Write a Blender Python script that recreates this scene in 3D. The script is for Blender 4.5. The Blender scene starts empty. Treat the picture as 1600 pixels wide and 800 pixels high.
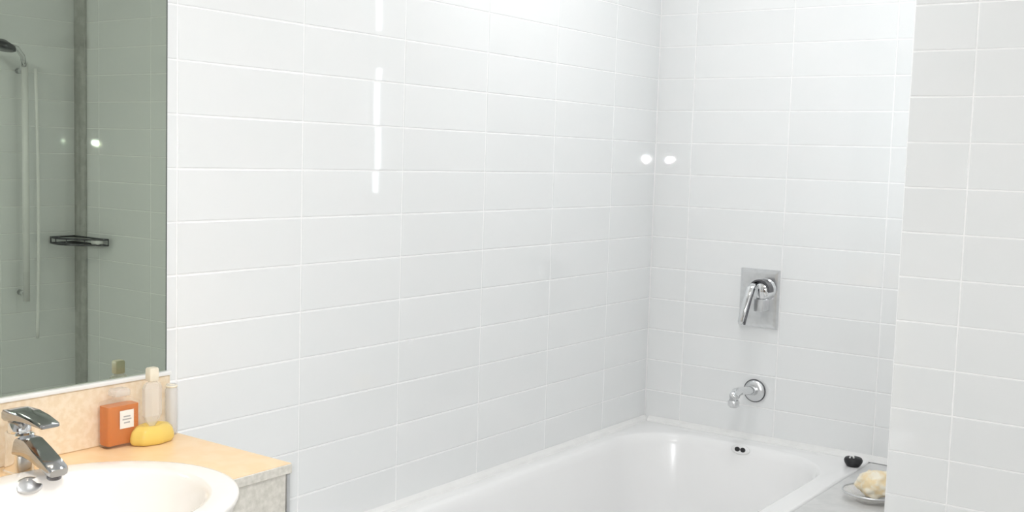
import bpy, bmesh, math, random
from mathutils import Vector, Matrix
random.seed(7)
S = bpy.context.scene
COL = S.collection
Z0 = 1.26                      # height of the tile joint used as zero when measuring
PI = math.pi

# ------------------------------------------------------------------ camera
YAW, PITCH, ROLL, FPX = -0.6214, -0.0888, 0.0305, 1739.935
CAM = Vector((1.7197, -3.1738, 0.1406 + Z0))
cf = Vector((math.sin(YAW) * math.cos(PITCH), math.cos(YAW) * math.cos(PITCH), math.sin(PITCH)))
cr = Vector((math.cos(YAW), -math.sin(YAW), 0))
cu = cr.cross(cf)
right = cr * math.cos(ROLL) + cu * math.sin(ROLL)
up = -cr * math.sin(ROLL) + cu * math.cos(ROLL)
cam_d = bpy.data.cameras.new('camera')
cam_d.sensor_width = 36.0
cam_d.lens = 36.0 * FPX / 1600.0
cam_d.clip_start = 0.02
cam = bpy.data.objects.new('camera', cam_d)
COL.objects.link(cam)
m = Matrix.Identity(4)
for i in range(3):
    m[i][0], m[i][1], m[i][2], m[i][3] = right[i], up[i], -cf[i], CAM[i]
cam.matrix_world = m
S.camera = cam

# ------------------------------------------------------------------ world, lights, exposure
w = bpy.data.worlds.new('world')
S.world = w
w.use_nodes = True
w.node_tree.nodes['Background'].inputs[0].default_value = (0.8, 0.85, 0.9, 1)
w.node_tree.nodes['Background'].inputs[1].default_value = 0.3
S.view_settings.view_transform = 'Standard'
S.view_settings.look = 'None'
S.view_settings.gamma = 1.0
S.view_settings.use_curve_mapping = False
S.cycles.sample_clamp_indirect = 0.0
S.view_settings.exposure = 0.10
FLASH_W = 12.5
LAMP_E = 28.0
# the camera's own flash, whose double image shows in the tiled corners
fl = bpy.data.lights.new('camera_flash', 'AREA')
fl.shape = 'DISK'
fl.size = 0.034
fl.energy = FLASH_W
fl.color = (0.97, 0.985, 1.0)
flo = bpy.data.objects.new('camera_flash', fl)
COL.objects.link(flo)
mf = m.copy()
fp = CAM - right * 0.02 + up * 0.012
for i in range(3):
    mf[i][3] = fp[i]
flo.matrix_world = mf

# ------------------------------------------------------------------ materials
def mat(name, col, rough=0.5, metal=0.0, spec=0.5, trans=0.0, ior=1.5, emit=None, estr=0.0, coat=0.0):
    M = bpy.data.materials.new(name)
    M.use_nodes = True
    b = M.node_tree.nodes['Principled BSDF']
    b.inputs['Base Color'].default_value = (*col, 1)
    b.inputs['Roughness'].default_value = rough
    b.inputs['Metallic'].default_value = metal
    b.inputs['Specular IOR Level'].default_value = spec
    b.inputs['Transmission Weight'].default_value = trans
    b.inputs['IOR'].default_value = ior
    b.inputs['Coat Weight'].default_value = coat
    if emit:
        b.inputs['Emission Color'].default_value = (*emit, 1)
        b.inputs['Emission Strength'].default_value = estr
    return M

def speckle(M, c0, c1, scale, lo=0.4, hi=0.6, bump=0.0, detail=3.0, rnd=0.0):
    nt = M.node_tree
    b = nt.nodes['Principled BSDF']
    tc = nt.nodes.new('ShaderNodeTexCoord')
    n = nt.nodes.new('ShaderNodeTexNoise')
    n.inputs['Scale'].default_value = scale
    n.inputs['Detail'].default_value = detail
    r = nt.nodes.new('ShaderNodeValToRGB')
    r.color_ramp.elements[0].position = lo
    r.color_ramp.elements[0].color = (*c0, 1)
    r.color_ramp.elements[1].position = hi
    r.color_ramp.elements[1].color = (*c1, 1)
    nt.links.new(tc.outputs['Object'], n.inputs['Vector'])
    nt.links.new(n.outputs['Fac'], r.inputs['Fac'])
    last = r.outputs['Color']
    if rnd:
        oi = nt.nodes.new('ShaderNodeObjectInfo')
        mr = nt.nodes.new('ShaderNodeMapRange')
        mr.inputs['To Min'].default_value = 1 - rnd
        mr.inputs['To Max'].default_value = 1.0
        nt.links.new(oi.outputs['Random'], mr.inputs['Value'])
        mx = nt.nodes.new('ShaderNodeVectorMath')
        mx.operation = 'SCALE'
        nt.links.new(last, mx.inputs[0])
        nt.links.new(mr.outputs['Result'], mx.inputs['Scale'])
        last = mx.outputs['Vector']
    nt.links.new(last, b.inputs['Base Color'])
    if bump:
        bp = nt.nodes.new('ShaderNodeBump')
        bp.inputs['Strength'].default_value = bump
        bp.inputs['Distance'].default_value = 0.002
        nt.links.new(n.outputs['Fac'], bp.inputs['Height'])
        nt.links.new(bp.outputs['Normal'], b.inputs['Normal'])
    return M

M_TILE = speckle(mat('glazed_tile', (0.8, 0.8, 0.8), 0.03, spec=0.5), (0.855, 0.87, 0.872), (0.865, 0.875, 0.877), 6, rnd=0.02)
M_TILE2 = speckle(mat('high_gloss_tile', (0.8, 0.8, 0.8), 0.03, spec=0.5, ior=1.9), (0.855, 0.87, 0.872), (0.865, 0.875, 0.877), 6, rnd=0.02)
M_GROUT = speckle(mat('white_grout', (0.9, 0.9, 0.9), 0.7, spec=0.2), (0.93, 0.93, 0.93), (0.96, 0.96, 0.96), 60)
M_PAINT = speckle(mat('white_paint', (0.8, 0.8, 0.8), 0.6, spec=0.3), (0.80, 0.80, 0.79), (0.83, 0.83, 0.82), 12)
M_GREYPAINT = speckle(mat('grey_paint', (0.66, 0.67, 0.68), 0.6, spec=0.3), (0.64, 0.65, 0.66), (0.68, 0.69, 0.70), 10)
M_FLOOR = speckle(mat('floor_tile', (0.4, 0.4, 0.4), 0.3), (0.66, 0.655, 0.64), (0.72, 0.71, 0.70), 14)
M_WOOD = speckle(mat('dark_door_wood', (0.16, 0.1, 0.06), 0.4), (0.10, 0.06, 0.04), (0.17, 0.11, 0.07), 9)
M_ENAMEL = speckle(mat('bath_enamel', (0.86, 0.86, 0.86), 0.22, spec=0.5), (0.92, 0.92, 0.92), (0.93, 0.93, 0.93), 3)
M_BASIN = speckle(mat('basin_ceramic', (0.9, 0.87, 0.84), 0.08, spec=0.5), (0.94, 0.90, 0.86), (0.95, 0.91, 0.87), 3)
M_LEDGE = speckle(mat('grey_ledge', (0.6, 0.6, 0.6), 0.35), (0.66, 0.665, 0.66), (0.72, 0.72, 0.715), 20)
M_PEACH = speckle(mat('peach_laminate', (0.9, 0.66, 0.42), 0.3), (0.93, 0.67, 0.39), (0.95, 0.71, 0.45), 25)
M_BEIGE = speckle(mat('beige_upstand', (0.85, 0.7, 0.5), 0.4), (0.84, 0.69, 0.50), (0.90, 0.77, 0.60), 90)
M_GRANITE = speckle(mat('speckled_laminate', (0.6, 0.58, 0.5), 0.4), (0.58, 0.56, 0.50), (0.74, 0.71, 0.65), 110, 0.3, 0.7)
M_WHITE = speckle(mat('white_trim', (0.86, 0.86, 0.86), 0.35), (0.86, 0.86, 0.85), (0.89, 0.89, 0.88), 15)
M_MIRROR = mat('tinted_mirror', (0.47, 0.52, 0.44), 0.0, metal=1.0)
M_MIRBACK = mat('mirror_edge', (0.12, 0.14, 0.13), 0.3)
M_CHROME = speckle(mat('chrome', (0.8, 0.81, 0.82), 0.10, metal=1.0), (0.76, 0.77, 0.78), (0.80, 0.81, 0.82), 8)
M_STEEL = speckle(mat('brushed_chrome', (0.6, 0.61, 0.62), 0.28, metal=1.0), (0.70, 0.71, 0.72), (0.76, 0.77, 0.78), 40)
M_TAP = speckle(mat('chrome_dark_reflection', (0.5, 0.5, 0.5), 0.12, metal=1.0), (0.42, 0.43, 0.44), (0.48, 0.49, 0.50), 15)  # darker base puts the dark reflections on spout and lever into the colour
M_DARKMET = speckle(mat('dark_chrome', (0.12, 0.12, 0.13), 0.25, metal=1.0), (0.10, 0.10, 0.11), (0.16, 0.16, 0.17), 20)
M_BLACK = speckle(mat('black_rubber', (0.01, 0.01, 0.012), 0.45), (0.006, 0.006, 0.008), (0.012, 0.012, 0.014), 30)
M_GLASS = mat('clear_glass', (0.97, 0.98, 0.97), 0.02, trans=1.0, ior=1.45)
def thin_glass(name, col, alpha):
    M = mat(name, col, 0.03, spec=0.8)
    M.node_tree.nodes['Principled BSDF'].inputs['Alpha'].default_value = alpha
    return M
M_CLEAR = thin_glass('thin_clear_glass', (0.93, 0.91, 0.88), 0.30)
M_SHELL = thin_glass('bottle_shell_glass', (0.95, 0.85, 0.7), 0.10)
M_AMBER = mat('amber_liquid', (0.92, 0.27, 0.012), 0.05, trans=0.4, ior=1.36)
M_YELLOW = mat('yellow_liquid', (1.0, 0.74, 0.20), 0.15, trans=0.2, ior=1.36)
M_CREAM = speckle(mat('cream_plastic', (0.85, 0.78, 0.62), 0.35), (0.84, 0.77, 0.62), (0.9, 0.84, 0.7), 30)
M_LABEL = speckle(mat('label_paper', (0.9, 0.88, 0.84), 0.6), (0.88, 0.86, 0.82), (0.92, 0.9, 0.86), 80)
M_PRINT = mat('grey_print', (0.45, 0.45, 0.46), 0.6)
M_SPONGE = speckle(mat('cream_sponge', (0.85, 0.7, 0.45), 0.9, spec=0.1), (0.88, 0.72, 0.46), (0.94, 0.88, 0.74), 45, bump=0.6)
M_STRIP = speckle(mat('grey_corner_strip', (0.5, 0.5, 0.48), 0.4), (0.47, 0.47, 0.45), (0.54, 0.54, 0.52), 30)
M_LAMP = mat('lit_opal_glass', (0.9, 0.9, 0.9), 0.4, emit=(1.0, 0.985, 0.96), estr=LAMP_E)
M_BATH_FILL = mat('bath_fill_glow', (0.9, 0.9, 0.9), 0.4, emit=(1.0, 1.0, 1.0), estr=LAMP_E * 0.385)  # glow of the extra lamp added over the bath
M_TUBE = mat('lit_tube', (0.9, 0.9, 0.9), 0.4, emit=(0.86, 0.95, 1.0), estr=6.0)

# ------------------------------------------------------------------ helpers
def link(name, me, material, parent=None, smooth=False):
    o = bpy.data.objects.new(name, me)
    if material is not None and not me.materials:
        me.materials.append(material)
    if smooth:
        for f in me.polygons:
            f.use_smooth = True
    COL.objects.link(o)
    if parent is not None:
        o.parent = parent
    return o

def from_bm(name, bm, material, parent=None, smooth=False, recalc=True):
    if recalc:
        bmesh.ops.recalc_face_normals(bm, faces=bm.faces[:])
    me = bpy.data.meshes.new(name)
    bm.to_mesh(me)
    bm.free()
    return link(name, me, material, parent, smooth)

def add_box(bm, x0, x1, y0, y1, z0, z1, bev=0.0, seg=2):
    b2 = bmesh.new()
    bmesh.ops.create_cube(b2, size=1.0)
    for v in b2.verts:
        v.co = Vector(((x0 + x1) / 2 + v.co.x * (x1 - x0), (y0 + y1) / 2 + v.co.y * (y1 - y0), (z0 + z1) / 2 + v.co.z * (z1 - z0)))
    if bev:
        bmesh.ops.bevel(b2, geom=b2.edges[:], offset=bev, segments=seg, affect='EDGES', profile=0.6)
    t = bpy.data.meshes.new('t')
    b2.to_mesh(t)
    b2.free()
    bm.from_mesh(t)
    bpy.data.meshes.remove(t)

def box(name, dims, material, parent=None, bev=0.0, seg=2):
    bm = bmesh.new()
    add_box(bm, *dims, bev, seg)
    return from_bm(name, bm, material, parent)

def loft(bm, loops, cap0=True, cap1=True, closed=True):
    rings = [[bm.verts.new(p) for p in lp] for lp in loops]
    n = len(rings[0])
    for a, b in zip(rings, rings[1:]):
        for i in range(n if closed else n - 1):
            j = (i + 1) % n
            bm.faces.new((a[i], a[j], b[j], b[i]))
    if cap0:
        bm.faces.new(rings[0][::-1])
    if cap1:
        bm.faces.new(rings[-1])
    return rings

def frame(d):
    d = d.normalized()
    a = Vector((0, 0, 1)) if abs(d.z) < 0.9 else Vector((1, 0, 0))
    u = d.cross(a).normalized()
    return u, u.cross(d).normalized()

def add_tube(bm, pts, rad, n=10, flat=1.0, side=None):
    """round or flattened bar along points; rad a number or a list"""
    pts = [Vector(p) for p in pts]
    loops = []
    for i, p in enumerate(pts):
        d = (pts[min(i + 1, len(pts) - 1)] - pts[max(i - 1, 0)])
        if side is not None:
            u = Vector(side).normalized()
            v = u.cross(d.normalized()).normalized()
        else:
            u, v = frame(d)
        r = rad[i] if isinstance(rad, (list, tuple)) else rad
        loops.append([p + (u * math.cos(2 * PI * k / n) + v * math.sin(2 * PI * k / n) * flat) * r for k in range(n)])
    loft(bm, loops)

def tube(name, pts, rad, material, parent=None, n=10, flat=1.0, side=None):
    bm = bmesh.new()
    add_tube(bm, pts, rad, n, flat, side)
    return from_bm(name, bm, material, parent, True)

def lathe(name, prof, material, parent=None, n=24, sx=1.0, sy=1.0, M=None, smooth=True):
    """prof: (r, z) pairs, turned about z, then moved by M"""
    bm = bmesh.new()
    loops = []
    for r, z in prof:
        loops.append([Vector((max(r, 1e-4) * sx * math.cos(2 * PI * k / n), max(r, 1e-4) * sy * math.sin(2 * PI * k / n), z)) for k in range(n)])
    loft(bm, loops)
    if M is not None:
        bmesh.ops.transform(bm, matrix=M, verts=bm.verts[:])
    return from_bm(name, bm, material, parent, smooth)

def rrect(x0, x1, y0, y1, r, z, n=8):
    out = []
    for cx, cy, a0 in ((x1 - r, y1 - r, 0), (x0 + r, y1 - r, 90), (x0 + r, y0 + r, 180), (x1 - r, y0 + r, 270)):
        for k in range(n + 1):
            a = math.radians(a0 + 90 * k / n)
            out.append(Vector((cx + r * math.cos(a), cy + r * math.sin(a), z)))
    return out

def thing(name, loc, label, cat, group=None, rz=0.0):
    o = bpy.data.objects.new(name, None)
    COL.objects.link(o)
    o.empty_display_size = 0.05
    o.location = loc
    o.rotation_euler = (0, 0, rz)
    o['label'] = label
    o['category'] = cat
    if group:
        o['group'] = group
    return o

def struct(o, label=None):
    o['kind'] = 'structure'
    if label:
        o['label'] = label
    return o

def smooth_by_angle(o, deg=35):
    me = o.data
    for f in me.polygons:
        f.use_smooth = True
    me.set_sharp_from_angle(angle=math.radians(deg))

# ------------------------------------------------------------------ the room
RX, YN, YF, H = 2.20, -0.637, -3.95, 1.10 + Z0      # right wall, pillar face, wall behind the camera, ceiling
NX = 0.975                                           # left edge of the tiled pillar
G = 0.0012                                           # how far tiles stand proud of the grout
floor = struct(box('floor', (-0.1, RX + 0.1, YF - 0.1, 0.1, -0.08, 0.0), M_FLOOR), 'grey stone floor of the bathroom')
ceil = struct(box('ceiling', (-0.1, RX + 0.1, YF - 0.1, 0.1, H, H + 0.08), M_PAINT), 'plain white ceiling')
wl = struct(box('wall_left', (-0.1, -G, YF, 0.1, 0, H), M_GROUT), 'long wall of glossy white oblong tiles behind bath and vanity')
wb = struct(box('wall_back', (-G, NX, G, 0.1, 0, H), M_GROUT), 'short tiled end wall holding the bath taps')
wp = struct(box('wall_pillar', (NX, RX + 0.1, YN + G, 0.1, 0, H), M_GROUT), 'white tiled pillar wall standing forward at the right')
wr = struct(box('wall_right', (RX + G, RX + 0.1, YF, YN + G, 0, H), M_GROUT), 'tiled shower wall seen only in the mirror')
wf = struct(box('wall_front', (-G, RX + G, YF - 0.1, YF, 0, H), M_GREYPAINT), 'painted wall behind the camera')
door = struct(box('door_1', (1.05, 1.95, YF, YF + 0.04, 0.005, 2.05), M_WOOD), 'dark wooden door behind the camera')
dh = lathe('door_handle', [(0.001, 0), (0.012, 0.0), (0.012, 0.03), (0.028, 0.04), (0.028, 0.055), (0.001, 0.06)], M_CHROME, door,
           M=Matrix.Translation((1.13, YF + 0.04, 1.0)) @ Matrix.Rotation(-PI / 2, 4, 'X'))

# tiles: every one an object, alike ones sharing a mesh
TW, TH, GAP, TT = 0.3163, 0.1, 0.0028, 0.007
_tile = {}
def tile_mesh(wd, ht, M):
    key = (round(wd, 4), round(ht, 4), M.name)
    if key in _tile:
        return _tile[key]
    a, b, e, d = wd / 2 - GAP / 2, ht / 2 - GAP / 2, 0.0018, 0.0011
    # local x along the wall, y up, z out of the wall; the face is z = 0
    rings = [[(-a + e, -b + e, 0), (a - e, -b + e, 0), (a - e, b - e, 0), (-a + e, b - e, 0)],
             [(-a, -b, -d), (a, -b, -d), (a, b, -d), (-a, b, -d)],
             [(-a, -b, -TT), (a, -b, -TT), (a, b, -TT), (-a, b, -TT)]]
    vs = [v for r in rings for v in r]
    fs = [(0, 1, 2, 3)]
    for k in range(2):
        for i in range(4):
            j = (i + 1) % 4
            fs.append((4 * k + i, 4 * (k + 1) + i, 4 * (k + 1) + j, 4 * k + j))
    me = bpy.data.meshes.new('tile')
    me.from_pydata(vs, [], fs)
    for f in me.polygons:
        f.use_smooth = True
    nr = []
    for f in me.polygons:
        for vi in f.vertices:
            if vi < 4:
                nr.append(Vector((0, 0, 1)))
            else:
                c = Vector((vs[vi][0] / a, vs[vi][1] / b, 0))
                if f.index > 0:
                    mid = sum((Vector(vs[q]) for q in f.vertices), Vector()) / 4
                    c = Vector((1 if mid.x > a * 0.9 else (-1 if mid.x < -a * 0.9 else 0), 1 if mid.y > b * 0.9 else (-1 if mid.y < -b * 0.9 else 0), 0))
                nr.append((c.normalized() + Vector((0, 0, 0.9))).normalized() if f.index < 5 else c.normalized())
    me.normals_split_custom_set(nr)
    me.materials.append(M)
    _tile[key] = me
    return me

def tile(parent, wd, ht, origin, ax, out, tilt=None):
    o = bpy.data.objects.new('tile', tile_mesh(wd, ht, M_TILE2 if parent in (wp, wr) else M_TILE))
    upv = Vector((0, 0, 1))
    R = Matrix((ax, upv, out)).transposed()
    tx, ty = tilt if tilt else (random.gauss(0, 0.0007), random.gauss(0, 0.0007))
    R = R @ (Matrix.Rotation(tx, 3, 'X') @ Matrix.Rotation(ty, 3, 'Y'))
    o.matrix_world = Matrix.Translation(origin) @ R.to_4x4()
    COL.objects.link(o)
    o.parent = parent
    return o

TILT_L, TILT_B, TILT_N, TILT_R = 0.0045, -0.0045, 0.0045, -0.0066
ROWS = list(range(-12, 11))
EL = [0, -0.2686] + [-0.2686 - TW * k for k in range(1, 7)]
for r in ROWS:
    z = Z0 + (r + 0.5) * TH
    if r >= -7:
        for c in range(len(EL) - 1):
            y0, y1 = EL[c], EL[c + 1]
            tile(wl, y0 - y1, TH, Vector((0, (y0 + y1) / 2, z)), Vector((0, 1, 0)), Vector((1, 0, 0)), (0, TILT_L) if (r == 1 and c == 0) else None)
        EB = [0, 0.126, 0.4424, 0.745, NX]
        for c in range(4):
            tile(wb, EB[c + 1] - EB[c], TH, Vector(((EB[c] + EB[c + 1]) / 2, 0, z)), Vector((1, 0, 0)), Vector((0, -1, 0)), (0, TILT_B) if (r == 1 and c == 0) else None)
    EN = [NX, 1.1094, 1.4257, 1.742, 2.0583, RX]
    for c in range(5):
        tile(wp, EN[c + 1] - EN[c], TH, Vector(((EN[c] + EN[c + 1]) / 2, YN, z)), Vector((1, 0, 0)), Vector((0, -1, 0)), (0, TILT_N) if (r == 1 and c >= 3) else None)
    ER = [YN - TW * k for k in range(4)]
    for c in range(3):
        tile(wr, TW, TH, Vector((RX, (ER[c] + ER[c + 1]) / 2, z)), Vector((0, -1, 0)), Vector((-1, 0, 0)), (0, TILT_R) if (r == 1 and c == 0) else None)

# grey boxed strip in the shower corner, seen in the mirror
struct(box('trim_1', (2.134, RX - 0.0005, YN - 0.012, YN - 0.0005, 0.002, H - 0.002), M_STRIP, None, 0.002), 'grey strip boxing in the shower corner, seen in mirror')
RIM = 0.56

# ------------------------------------------------------------------ bath
TX, TY = 0.742, -1.715
bath = thing('bathtub', (0.37, -0.86, 0), 'white built-in bathtub along the tiled wall, filling the bottom of the photo', 'bathtub')
off = Vector((0.37, -0.86, 0))
def rel(pts, o=off):
    return [p - o for p in pts]
bm = bmesh.new()
L = [rrect(0.003, TX, TY, -0.003, 0.012, RIM - 0.05),
     rrect(0.003, TX, TY, -0.003, 0.012, RIM - 0.006),
     rrect(0.006, TX - 0.003, TY + 0.003, -0.006, 0.012, RIM - 0.001),
     rrect(0.010, TX - 0.008, TY + 0.008, -0.010, 0.012, RIM),
     rrect(0.046, 0.686, TY + 0.08, -0.078, 0.20, RIM),
     rrect(0.052, 0.680, TY + 0.086, -0.084, 0.196, RIM - 0.002),
     rrect(0.058, 0.674, TY + 0.092, -0.091, 0.192, RIM - 0.009),
     rrect(0.064, 0.668, TY + 0.10, -0.098, 0.19, RIM - 0.03),
     rrect(0.090, 0.642, TY + 0.17, -0.125, 0.17, RIM - 0.20),
     rrect(0.105, 0.627, TY + 0.21, -0.14, 0.16, RIM - 0.31),
     rrect(0.125, 0.607, TY + 0.25, -0.165, 0.14, RIM - 0.37),
     rrect(0.165, 0.567, TY + 0.31, -0.215, 0.11, RIM - 0.40),
     rrect(0.25, 0.48, TY + 0.5, -0.45, 0.06, RIM - 0.405)]
loft(bm, [rel(l) for l in L], cap0=False)
tb = from_bm('tub_shell', bm, M_ENAMEL, bath)
smooth_by_angle(tb, 50)
pan = box('front_panel', (TX - 0.02, TX - 0.004, TY + 0.004, YN - 0.002, 0.0, RIM - 0.03), M_WHITE, None, 0.002)
pan.parent = bath; pan.location = -off
pan = box('end_panel', (0.005, TX - 0.022, TY + 0.004, TY + 0.02, 0.0, RIM - 0.03), M_WHITE, None, 0.002)
pan.parent = bath; pan.location = -off
# overflow just under the back rim
ov = Matrix.Translation(Vector((0.381, -0.0935, 0.5455)) - off) @ Matrix.Rotation(math.radians(80), 4, 'X')
of_ = lathe('overflow_plate', [(0.001, 0), (0.030, 0.0), (0.030, 0.003), (0.026, 0.005), (0.001, 0.005)], M_ENAMEL, bath, 24, 1.0, 0.5, ov)
for s in (-1, 1):
    bm = bmesh.new()
    loops = [[Vector((s * 0.0088 + 0.0085 * math.cos(2 * PI * k / 14), 0.0072 * math.sin(2 * PI * k / 14), z)) for k in range(14)] for z in (0.003, 0.0056)]
    loft(bm, loops)
    bmesh.ops.transform(bm, matrix=ov, verts=bm.verts[:])
    from_bm('overflow_slot', bm, M_BLACK, of_)
lathe('drain', [(0.001, 0), (0.035, 0), (0.035, 0.003), (0.028, 0.004), (0.001, 0.001)], M_CHROME, bath, M=Matrix.Translation(Vector((0.37, -0.42, RIM - 0.402)) - off))
# sealing strips along the walls
bm = bmesh.new()
loft(bm, [[Vector((0.0005, y, RIM - 0.004)), Vector((0.016, y, RIM - 0.001)), Vector((0.012, y, RIM + 0.008)), Vector((0.0005, y, RIM + 0.016))] for y in (TY, -0.0005)])
struct(from_bm('trim_2', bm, M_WHITE), 'white sealing strip between bath and long tiled wall')
bm = bmesh.new()
loft(bm, [[Vector((x, -0.0005, RIM - 0.004)), Vector((x, -0.016, RIM - 0.001)), Vector((x, -0.012, RIM + 0.008)), Vector((x, -0.0005, RIM + 0.016))] for x in (0.0165, NX)])
struct(from_bm('trim_3', bm, M_WHITE), 'white sealing strip between bath and tap wall')
# ledge between bath and pillar
bm = bmesh.new()
add_box(bm, TX + 0.001, NX - 0.001, YN + 0.004, -0.0165, 0.0, RIM - 0.002, 0.003, 1)
o = from_bm('bath_ledge', bm, M_LEDGE)
struct(o, 'grey ledge between bath edge and tiled pillar')

# ------------------------------------------------------------------ bath mixer
MX, MZ = 0.378, Z0 - 0.2645
mx = thing('bath_mixer', (MX, -0.001, MZ), 'square chrome mixer plate with lever on the tiles above bath spout', 'mixer')
bm = bmesh.new()
loft(bm, [[Vector((sx * a, y, sz * b)) for sx, sz in ((-1, -1), (1, -1), (1, 1), (-1, 1))] for a, b, y in
          ((0.062, 0.089, 0.0), (0.062, 0.089, -0.005), (0.058, 0.085, -0.009), (0.05, 0.077, -0.010))])
from_bm('plate', bm, M_STEEL, mx)
Rm = Matrix.Rotation(PI / 2, 4, 'X')
bs = lathe('cartridge_boss', [(0.034, 0.008), (0.033, 0.012), (0.029, 0.016), (0.028, 0.05), (0.025, 0.055), (0.001, 0.056)], M_CHROME, mx, 28, M=Matrix.Translation((0.022, 0, 0.03)) @ Rm)
# hood: dark arched band over the boss
bm = bmesh.new()
loops = []
for k in range(15):
    a = math.radians(-5 + 190 * k / 14)
    c, s = math.cos(a), math.sin(a)
    loops.append([Vector((0.022 + c * r, y, 0.03 + s * r)) for r, y in ((0.0285, -0.030), (0.0335, -0.030), (0.0335, -0.062), (0.0285, -0.062))])
loft(bm, loops)
smooth_by_angle(from_bm('hood', bm, M_DARKMET, mx))
bm = bmesh.new()
add_box(bm, 0.004, 0.036, -0.058, -0.010, -0.034, 0.004, 0.003)
from_bm('lever_block', bm, M_STEEL, mx)
bm = bmesh.new()
path = [(0.010, -0.052, 0.046), (0.004, -0.064, 0.046), (-0.001, -0.074, 0.036), (-0.005, -0.083, 0.008), (-0.010, -0.092, -0.03), (-0.014, -0.098, -0.062), (-0.015, -0.099, -0.072)]
add_tube(bm, path, [0.009, 0.012, 0.013, 0.012, 0.011, 0.010, 0.006], 12, 0.5, side=(1, 0.0, 0))
lv = from_bm('lever', bm, M_CHROME, mx, True)
tube('lever_edge', [(p[0] + 0.0125 - 0.0004 * i, p[1] + 0.003, p[2]) for i, p in enumerate(path[2:])], 0.0035, M_DARKMET, lv, 8)

# ------------------------------------------------------------------ bath spout
sp = thing('bath_spout', (0.378, -0.001, Z0 - 0.549), 'small round chrome bath spout on the tiles above the overflow', 'spout')
fg = lathe('flange', [(0.034, 0.0), (0.034, 0.004), (0.031, 0.009), (0.021, 0.014), (0.001, 0.015)], M_STEEL, sp, 28, M=Rm)
lathe('flange_ring', [(0.0335, 0.001), (0.0355, 0.002), (0.0355, 0.005), (0.0335, 0.006)], M_DARKMET, fg, 28, M=Rm)
ar = tube('arm', [(0, -0.008, 0.002), (0, -0.04, 0.006), (0, -0.08, 0.012), (0, -0.115, 0.016), (0, -0.138, 0.015), (0, -0.151, 0.006), (0, -0.154, -0.008)],
          [0.016, 0.014, 0.012, 0.0125, 0.0145, 0.0155, 0.0145], M_CHROME, sp, 16)
lathe('nozzle', [(0.0150, 0.0), (0.0165, -0.003), (0.0165, -0.016), (0.013, -0.019), (0.001, -0.017)], M_STEEL, sp, 20, M=Matrix.Translation((0, -0.154, -0.006)))
lathe('aerator', [(0.011, -0.0), (0.011, -0.0035), (0.001, -0.003)], M_BLACK, ar, 16, M=Matrix.Translation((0, -0.154, -0.0225)))

# ------------------------------------------------------------------ plug on the rim
pg = thing('bath_plug', (0.722, -0.095, RIM), 'black rubber bath plug standing in the far corner of the bath rim', 'plug')
lathe('stopper', [(0.001, 0), (0.017, 0.0), (0.0195, 0.003), (0.0235, 0.009), (0.0255, 0.014), (0.0255, 0.019), (0.0225, 0.024), (0.012, 0.027), (0.001, 0.027)], M_BLACK, pg, 24)
bm = bmesh.new()
add_tube(bm, [(0.0115 * math.cos(a) * 0.45, -0.0145 + 0.003 * math.sin(a), 0.026 + 0.007 * math.sin(a)) for a in [2 * PI * k / 12 for k in range(13)]], 0.0028, 8)
from_bm('pull_ring', bm, M_WHITE, pg, True)

# ------------------------------------------------------------------ soap dish and sponge on the ledge
SDX, SDY = 0.868, -0.385
sd = thing('soap_dish', (SDX, SDY, RIM - 0.002), 'clear glass soap dish on the grey ledge beside the pillar', 'soap dish')
lathe('bowl', [(0.001, 0.0), (0.040, 0.0), (0.055, 0.006), (0.070, 0.020), (0.0735, 0.022), (0.0735, 0.025), (0.068, 0.024), (0.052, 0.011), (0.038, 0.005), (0.001, 0.005)], M_CLEAR, sd, 32)
bm = bmesh.new()
add_tube(bm, [(0.0725 * math.cos(a), 0.0725 * math.sin(a), 0.0255) for a in [2 * PI * k / 32 for k in range(33)]], 0.0022, 6)
from_bm('rim', bm, M_STEEL, sd, True)
bm = bmesh.new()
bmesh.ops.create_icosphere(bm, subdivisions=4, radius=1.0)
from mathutils import noise
for v in bm.verts:
    n = v.co.normalized()
    d = 1 + 0.20 * noise.noise(n * 2.3 + Vector((3, 1, 2))) + 0.10 * noise.noise(n * 6)
    q = Vector((n.x * 0.046, n.y * 0.040, n.z * 0.034)) * d
    if n.z > 0:
        q.z *= 1.0 + 0.35 * max(0, n.x)
    v.co = q + Vector((0.004, -0.004, 0.046))
sg = from_bm('bath_sponge', bm, M_SPONGE, None, True)
sg.location = (SDX + 0.004, SDY, RIM - 0.002)
sg['label'] = 'cream lumpy sponge lying in the glass soap dish'
sg['category'] = 'sponge'

# ------------------------------------------------------------------ vanity
CT = Z0 - 0.391          # counter top
VY, VX, VE = -1.874, 0.339, -2.98
BC, BA, BB = Vector((0.300, -2.246)), 0.203, 0.234       # basin centre and half axes
def ell(a, b, z, n=64, c=BC):
    return [Vector((c.x + a * math.cos(2 * PI * k / n), c.y + b * math.sin(2 * PI * k / n), z)) for k in range(n)]
dy = (BB - 0.004) * math.sqrt(1 - ((VX - BC.x) / (BA - 0.004)) ** 2)
a0 = math.atan2(dy / (BB - 0.004), (VX - BC.x) / (BA - 0.004))
out = [Vector((0.003, VY, 0)), Vector((VX, VY, 0))]
for k in range(41):
    a = a0 + (2 * PI - 2 * a0) * k / 40
    out.append(Vector((BC.x + (BA - 0.004) * math.cos(a), BC.y + (BB - 0.004) * math.sin(a), 0)))
out += [Vector((VX, VE, 0)), Vector((0.003, VE, 0))]
ctop = thing('vanity_counter', (0.17, -2.4, CT), 'peach laminate vanity counter under the mirror, holding basin and bottles', 'counter')
o_c = Vector((0.17, -2.4, 0))
bm = bmesh.new()
vs0 = [bm.verts.new(p - o_c + Vector((0, 0, -0.016))) for p in out]
vs1 = [bm.verts.new(p - o_c) for p in out]
bm.faces.new(vs1); bm.faces.new(vs0[::-1])
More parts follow.
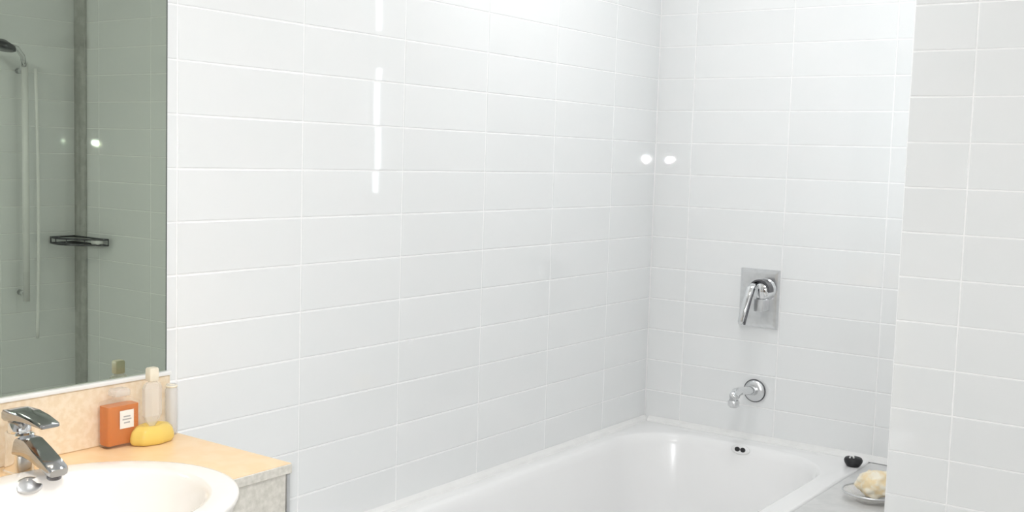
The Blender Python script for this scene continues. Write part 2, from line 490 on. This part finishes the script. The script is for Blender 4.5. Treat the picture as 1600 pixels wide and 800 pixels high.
for i in range(len(out)):
    j = (i + 1) % len(out)
    bm.faces.new((vs0[i], vs0[j], vs1[j], vs1[i]))
slab = from_bm('slab', bm, M_PEACH, ctop)
def front(name, y0, y1, x0, x1, z0, z1, M, par, b=0.0015):
    q = box(name, (x0 - o_c.x, x1 - o_c.x, y0 - o_c.y, y1 - o_c.y, z0, z1), M, par, b, 1)
    return q
e = front('edge_band', BC.y + dy + 0.006, VY, VX, VX + 0.003, -0.017, -0.0005, M_GRANITE, ctop, 0.001)
e['label'] = 'speckled grey front edge'
e = front('edge_band', VE, BC.y - dy - 0.006, VX, VX + 0.003, -0.017, -0.0005, M_GRANITE, ctop, 0.001)
up_ = box('backsplash', (0.0015, 0.013, VE, VY, CT + 0.0003, Z0 - 0.2845), M_BEIGE, None, 0.0015, 1)
up_['label'] = 'beige speckled backsplash strip between counter and mirror'
up_['category'] = 'backsplash'
cab = thing('vanity_cabinet', (0.17, -2.4, 0), 'speckled grey vanity cabinet below the peach counter', 'cabinet')
zc = CT - 0.0175
def cbx(name, x0, x1, y0, y1, z0, z1, M=M_GRANITE, par=cab, b=0.001):
    return box(name, (x0 - o_c.x, x1 - o_c.x, y0 - o_c.y, y1 - o_c.y, z0, z1), M, par, b, 1)
cbx('side_panel', 0.004, VX - 0.012, VY - 0.020, VY - 0.002, 0.08, zc)
cbx('side_panel', 0.004, VX - 0.012, VE + 0.002, VE + 0.020, 0.08, zc)
cbx('front_panel', VX - 0.0115, VX - 0.001, BC.y + dy + 0.008, VY - 0.010, 0.08, zc)
pp = cbx('corner_strip', VX - 0.0115, VX + 0.001, VY - 0.0095, VY - 0.002, 0.08, zc, M_STEEL)
cbx('front_panel', VX - 0.0115, VX - 0.001, VE + 0.002, BC.y - dy - 0.008, 0.08, zc)
for s in (-1, 1):
    d = cbx('door', VX - 0.0115, VX - 0.001, BC.y + (0.002 if s > 0 else -dy - 0.004), BC.y + (dy + 0.004 if s > 0 else -0.002), 0.08, CT - 0.19)
    hb = bmesh.new()
    add_tube(hb, [(VX - 0.002 - o_c.x, BC.y + s * 0.05 - o_c.y, z) for z in (0.45, 0.55)], 0.006, 8)
    from_bm('handle', hb, M_CHROME, d, True)
cbx('plinth', 0.02, VX - 0.05, VE + 0.02, VY - 0.03, 0.0, 0.079, M_STEEL)

# semi-recessed basin
bas = thing('wash_basin', (BC.x, BC.y, CT), 'oval white semi-recessed wash basin in the peach counter', 'basin')
ob = Vector((BC.x, BC.y, 0))
prof = [(0.30, -0.165), (0.55, -0.155), (0.75, -0.12), (0.90, -0.06), (0.965, -0.018), (0.985, -0.002), (1.0, 0.004), (1.005, 0.009), (0.995, 0.0125), (0.97, 0.0135), (0.83, 0.0125),
        (0.80, 0.0105), (0.775, 0.004), (0.74, -0.02), (0.66, -0.07), (0.50, -0.11), (0.30, -0.127), (0.12, -0.13)]
bm = bmesh.new()
loft(bm, [[p - ob for p in ell(BA * s, BB * s, z)] for s, z in prof])
bsh = from_bm('bowl', bm, M_BASIN, bas, True)
ovm = Matrix.Translation((-0.158, 0.012, 0.0035)) @ Matrix.Rotation(math.radians(48), 4, 'Y')
oc = lathe('overflow_cover', [(0.001, 0.002), (0.018, 0.002), (0.022, 0.001), (0.024, -0.002)], M_STEEL, bas, 24, 0.62, 1.0, ovm)
lathe('drain', [(0.001, 0.0), (0.022, 0.0), (0.022, 0.004), (0.001, 0.006)], M_CHROME, bas, M=Matrix.Translation((0, 0, -0.131)))

# basin mixer tap
FY = -2.202
tap = thing('basin_tap', (0.060, FY, CT), 'chrome lever tap standing behind the wash basin', 'tap')
bm = bmesh.new()
loft(bm, [rrect(-0.024 + a, 0.024 - a + c, -0.019 + a, 0.019 - a, 0.010, z, 5) for a, c, z in ((0, 0, 0), (0, 0, 0.004), (0.002, 0, 0.006), (0.003, 0.002, 0.05), (0.002, 0.004, 0.066), (0.004, 0.002, 0.069))])
bd = from_bm('body', bm, M_CHROME, tap)
smooth_by_angle(bd, 40)
bm = bmesh.new()
secs = [((0.012, 0, 0.047), 0.0185, 0.016), ((0.035, 0, 0.048), 0.019, 0.014), ((0.062, 0, 0.041), 0.019, 0.010), ((0.087, 0, 0.032), 0.018, 0.008), ((0.106, 0, 0.024), 0.017, 0.0075), ((0.111, 0, 0.021), 0.015, 0.006)]
loops = []
for (x, y, z), wv, hv in secs:
    loops.append([Vector((x + 0.3 * dz, wv * sy, z + dz)) for sy, dz in ((-1, -hv * 0.6), (-0.7, -hv), (0.7, -hv), (1, -hv * 0.6), (1, hv * 0.6), (0.85, hv), (-0.85, hv), (-1, hv * 0.6))])
loft(bm, loops)
so = from_bm('spout', bm, M_TAP, tap)
smooth_by_angle(so, 50)
lathe('aerator', [(0.011, 0.004), (0.011, -0.006), (0.009, -0.008), (0.001, -0.007)], M_DARKMET, so, 18, M=Matrix.Translation((0.098, 0, 0.0165)))
lathe('cartridge_neck', [(0.019, 0.0), (0.018, 0.004), (0.018, 0.016), (0.001, 0.017)], M_CHROME, tap, 20, M=Matrix.Translation((0.002, 0, 0.068)))
bm = bmesh.new()
secs = [(-0.020, 0.094, 0.018, 0.009), (0.0, 0.096, 0.020, 0.010), (0.03, 0.098, 0.020, 0.008), (0.060, 0.096, 0.019, 0.006), (0.086, 0.092, 0.017, 0.004), (0.091, 0.091, 0.014, 0.002)]
loops = []
for x, z, wv, hv in secs:
    loops.append([Vector((x, wv * sy, z + dz)) for sy, dz in ((-1, -hv * 0.5), (-0.8, -hv), (0.8, -hv), (1, -hv * 0.5), (1, hv * 0.5), (0.85, hv), (-0.85, hv), (-1, hv * 0.5))])
loft(bm, loops)
lo = from_bm('lever', bm, M_TAP, tap)
smooth_by_angle(lo, 50)
lathe('temperature_dot', [(0.001, 0.0), (0.0035, 0.0), (0.0035, 0.001), (0.001, 0.0012)], M_DARKMET, bd, 12, M=Matrix.Translation((0.0262, 0, 0.058)) @ Matrix.Rotation(PI / 2, 4, 'Y'))

# ------------------------------------------------------------------ mirror
mb = Z0 - 0.276
mir = thing('wall_mirror', (0.006, -2.45, mb), 'large grey-green tinted mirror on the tiled wall above the vanity', 'mirror')
box('glass', (-0.0045, 0.0, -0.55, 0.570, 0.0, 1.02), M_MIRROR, mir)
box('edge_strip', (-0.0045, 0.0003, 0.5702, 0.5725, 0.0, 1.02), M_MIRBACK, mir)
box('bottom_channel', (-0.0045, 0.010, -0.55, 0.577, -0.008, -0.0003), M_WHITE, mir, 0.002)

# ------------------------------------------------------------------ bottles on the counter
pb = thing('perfume_bottle', (0.033, -1.998, CT), 'rectangular amber perfume bottle with white square label on the counter', 'bottle')
def slab_loft(bm, secs, r):
    loft(bm, [rrect(-d, d, -wv, wv, min(r, d * 0.95, wv * 0.95), z, 4) for wv, d, z in secs])
bm = bmesh.new()
slab_loft(bm, [(0.030, 0.013, 0.0), (0.0325, 0.015, 0.002), (0.0335, 0.016, 0.006), (0.0335, 0.016, 0.078), (0.032, 0.014, 0.082), (0.022, 0.009, 0.085), (0.011, 0.009, 0.086), (0.011, 0.009, 0.090)], 0.005)
gl = from_bm('glass', bm, M_SHELL, pb)
smooth_by_angle(gl, 40)
bm = bmesh.new()
slab_loft(bm, [(0.030, 0.0125, 0.005), (0.0315, 0.0138, 0.008), (0.0315, 0.0138, 0.0745)], 0.004)
smooth_by_angle(from_bm('perfume', bm, M_AMBER, pb), 40)
bm = bmesh.new()
slab_loft(bm, [(0.014, 0.012, 0.0905), (0.015, 0.013, 0.092), (0.015, 0.013, 0.100), (0.013, 0.011, 0.103)], 0.003)
smooth_by_angle(from_bm('stopper', bm, M_CLEAR, pb), 40)
lb = box('label_square', (0.0162, 0.0168, -0.010, 0.018, 0.034, 0.066), M_LABEL, pb)
for zz, hw in ((0.055, 0.007), (0.050, 0.009), (0.044, 0.006)):
    box('label_print', (0.0169, 0.0171, 0.004 - hw, 0.004 + hw, zz - 0.0012, zz + 0.0012), M_PRINT, lb)

fc = thing('perfume_flacon', (0.056, -1.946, CT), 'squat yellow scalloped flacon with tall clear stopper and cream tip', 'bottle')
def scallop(r, z, n=48, sx=0.62):
    pts = []
    for k in range(n):
        a = 2 * PI * k / n
        q = r * (1 + 0.035 * math.cos(8 * a))
        pts.append(Vector((q * sx * math.cos(a), q * math.sin(a), z)))
    return pts
bm = bmesh.new()
loft(bm, [scallop(r, z) for r, z in ((0.033, 0.0), (0.040, 0.002), (0.0435, 0.008), (0.0435, 0.015), (0.040, 0.025), (0.032, 0.032), (0.023, 0.034), (0.014, 0.031), (0.008, 0.026))])
from_bm('body', bm, M_YELLOW, fc, True)
bm = bmesh.new()
loft(bm, [[Vector((r * 0.55 * math.cos(2 * PI * k / 8 + 0.39), r * math.sin(2 * PI * k / 8 + 0.39), z)) for k in range(8)] for r, z in
          ((0.005, 0.0285), (0.012, 0.038), (0.019, 0.050), (0.0195, 0.100), (0.016, 0.108), (0.008, 0.112))])
from_bm('stopper', bm, M_CLEAR, fc)
bm = bmesh.new()
slab_loft(bm, [(0.0085, 0.0075, 0.1125), (0.0095, 0.0085, 0.114), (0.0095, 0.0085, 0.134), (0.008, 0.007, 0.1365)], 0.003)
smooth_by_angle(from_bm('tip', bm, M_CREAM, fc), 40)

vt = thing('glass_vial', (0.032, -1.886, CT), 'slim clear glass vial at the tiled end of the counter', 'vial')
lathe('tube', [(0.001, 0.0), (0.010, 0.0), (0.0115, 0.002), (0.0115, 0.084), (0.0095, 0.088), (0.0095, 0.094), (0.0080, 0.094), (0.0080, 0.088), (0.0097, 0.083), (0.0097, 0.006), (0.001, 0.005)], M_CLEAR, vt, 20)
lathe('collar', [(0.0098, 0.0885), (0.0108, 0.0885), (0.0108, 0.092), (0.0098, 0.092)], M_CREAM, vt, 20)

# ------------------------------------------------------------------ shower corner, seen in the mirror
sh = thing('shower_rail', (RX - 0.05, -0.880, Z0 - 0.45), 'chrome shower rail and hose reflected at the left of the mirror', 'shower rail')
tube('rail', [(0, 0, 0.0), (0, 0, 0.45), (0, 0, 0.88)], 0.012, M_WHITE, sh, 12)  # rail and hose coloured white to carry the bright reflections of chrome
for z in (0.03, 0.85):
    tube('bracket', [(0, 0, z), (0.0485, 0, z)], 0.010, M_CHROME, sh, 10)
tube('hose', [(-0.02, 0.030 + 0.008 * math.sin(k / 20 * PI), 0.86 - k / 20 * 1.0) for k in range(21)], 0.006, M_WHITE, sh, 8)
tube('head_arm', [(0, 0, 0.86), (-0.02, -0.02, 0.90), (-0.035, -0.05, 0.925), (-0.04, -0.075, 0.93)], 0.009, M_CHROME, sh, 10)
lathe('shower_head', [(0.001, 0.022), (0.014, 0.020), (0.030, 0.012), (0.046, 0.004), (0.050, -0.004), (0.050, -0.012), (0.044, -0.015), (0.001, -0.015)], M_DARKMET, sh, 28,
      M=Matrix.Translation((-0.045, -0.115, 0.93)) @ Matrix.Rotation(math.radians(-10), 4, 'X'))
rk = thing('corner_rack', (RX, YN, Z0 - 0.24), 'dark wire corner rack in the shower, reflected in the mirror', 'rack')
xa, ya = -0.225, -0.115
def arc(z, s=1.0):
    return [(s * (xa * (1 - t) + (-0.003) * t) , s * ((-0.016) * (1 - t) + ya * t) - 0.055 * math.sin(PI * t) * s, z) for t in [k / 12 for k in range(13)]]
for z in (0.0, 0.022):
    bm = bmesh.new()
    add_tube(bm, arc(z), 0.0035, 8)
    from_bm('front_rod', bm, M_DARKMET, rk, True)
for z in (0.0, 0.022):
    tube('wall_rod', [(xa, -0.016, z), (-0.004, -0.016, z)], 0.003, M_DARKMET, rk, 6)
    tube('wall_rod', [(-0.004, -0.016, z), (-0.004, ya, z)], 0.003, M_DARKMET, rk, 6)
A = arc(0.0)
for k in range(1, 12):
    tube('base_rod', [(A[k][0], -0.016, 0), A[k]], 0.0022, M_DARKMET, rk, 6)
for k in range(0, 13, 3):
    tube('upright', [A[k], (A[k][0], A[k][1], 0.022)], 0.0022, M_DARKMET, rk, 6)
bm = bmesh.new()
slab_loft(bm, [(0.014, 0.020, 0), (0.017, 0.024, 0.004), (0.017, 0.024, 0.012), (0.014, 0.020, 0.016)], 0.010)
sb = from_bm('soap_bar', bm, M_WHITE, None, True)
sb.location = (RX - 0.185, YN - 0.036, Z0 - 0.2375)
sb['label'] = 'small white soap bar on the wire corner rack in the mirror'
sb['category'] = 'soap'

# ------------------------------------------------------------------ room ceiling lamp, and lamps added for their light
for lx, ly, where, ml in ((1.25, -2.35, 'above the bathroom floor, nearer the door', M_LAMP), (0.54, -0.78, 'above the bath, added to brighten the alcove', M_BATH_FILL)):  # the second one is added to lift the dim bath alcove
    cl = thing('ceiling_lamp', (lx, ly, H), 'round opal ceiling lamp ' + where, 'lamp', 'opal ceiling lamps')
    lathe('base', [(0.001, 0.0), (0.21, 0.0), (0.21, -0.02), (0.001, -0.02)], M_WHITE, cl, 40)
    lathe('shade', [(0.20, -0.0205), (0.205, -0.035), (0.18, -0.055), (0.10, -0.07), (0.001, -0.074)], ml, cl, 40)
dl = thing('downlight', (0.33, -2.22, H), 'small recessed halogen downlight added to brighten the vanity basin', 'lamp')  # unseen lamp put in to warm and brighten counter and basin
lathe('ring', [(0.030, 0.0), (0.045, 0.0), (0.045, -0.004), (0.034, -0.006), (0.030, -0.003)], M_CHROME, dl, 28)
lathe('bulb', [(0.001, -0.0005), (0.026, -0.0005), (0.024, -0.003), (0.001, -0.004)], mat('vanity_fill_glass', (0.9, 0.9, 0.85), 0.3, emit=(1.0, 0.85, 0.65), estr=20.0), dl, 24)
sl = bpy.data.lights.new('vanity_fill_beam', 'SPOT')
sl.energy = 15.0; sl.color = (1.0, 0.86, 0.70); sl.spot_size = math.radians(40); sl.spot_blend = 0.8; sl.shadow_soft_size = 0.03
slo = bpy.data.objects.new('vanity_fill_beam', sl)
COL.objects.link(slo)
slo.parent = dl
slo.location = (0, 0, -0.02)
tl = thing('tube_lamp', (NX - 0.001, -0.268, Z0), 'slim upright tube lamp added on the hidden side of the tiled pillar', 'lamp')  # unseen lamp invented as source of the bright streak in the left tiles
box('backplate', (-0.012, 0.0, -0.014, 0.014, -0.03, 0.98), M_WHITE, tl, 0.002, 1)
for z0, z1 in ((0.0, 0.43), (0.56, 0.95)):  # two lengths, split to leave a gap in that streak
    tube('tube', [(-0.022, 0, z0), (-0.022, 0, (z0 + z1) / 2), (-0.022, 0, z1)], 0.008, M_TUBE, tl, 12)
for z in (-0.012, 0.495, 0.962):
    h = 0.064 if abs(z - 0.495) < 0.01 else 0.011
    box('holder', (-0.032, -0.0125, -0.011, 0.011, z - h, z + h), M_WHITE, tl, 0.002, 1)
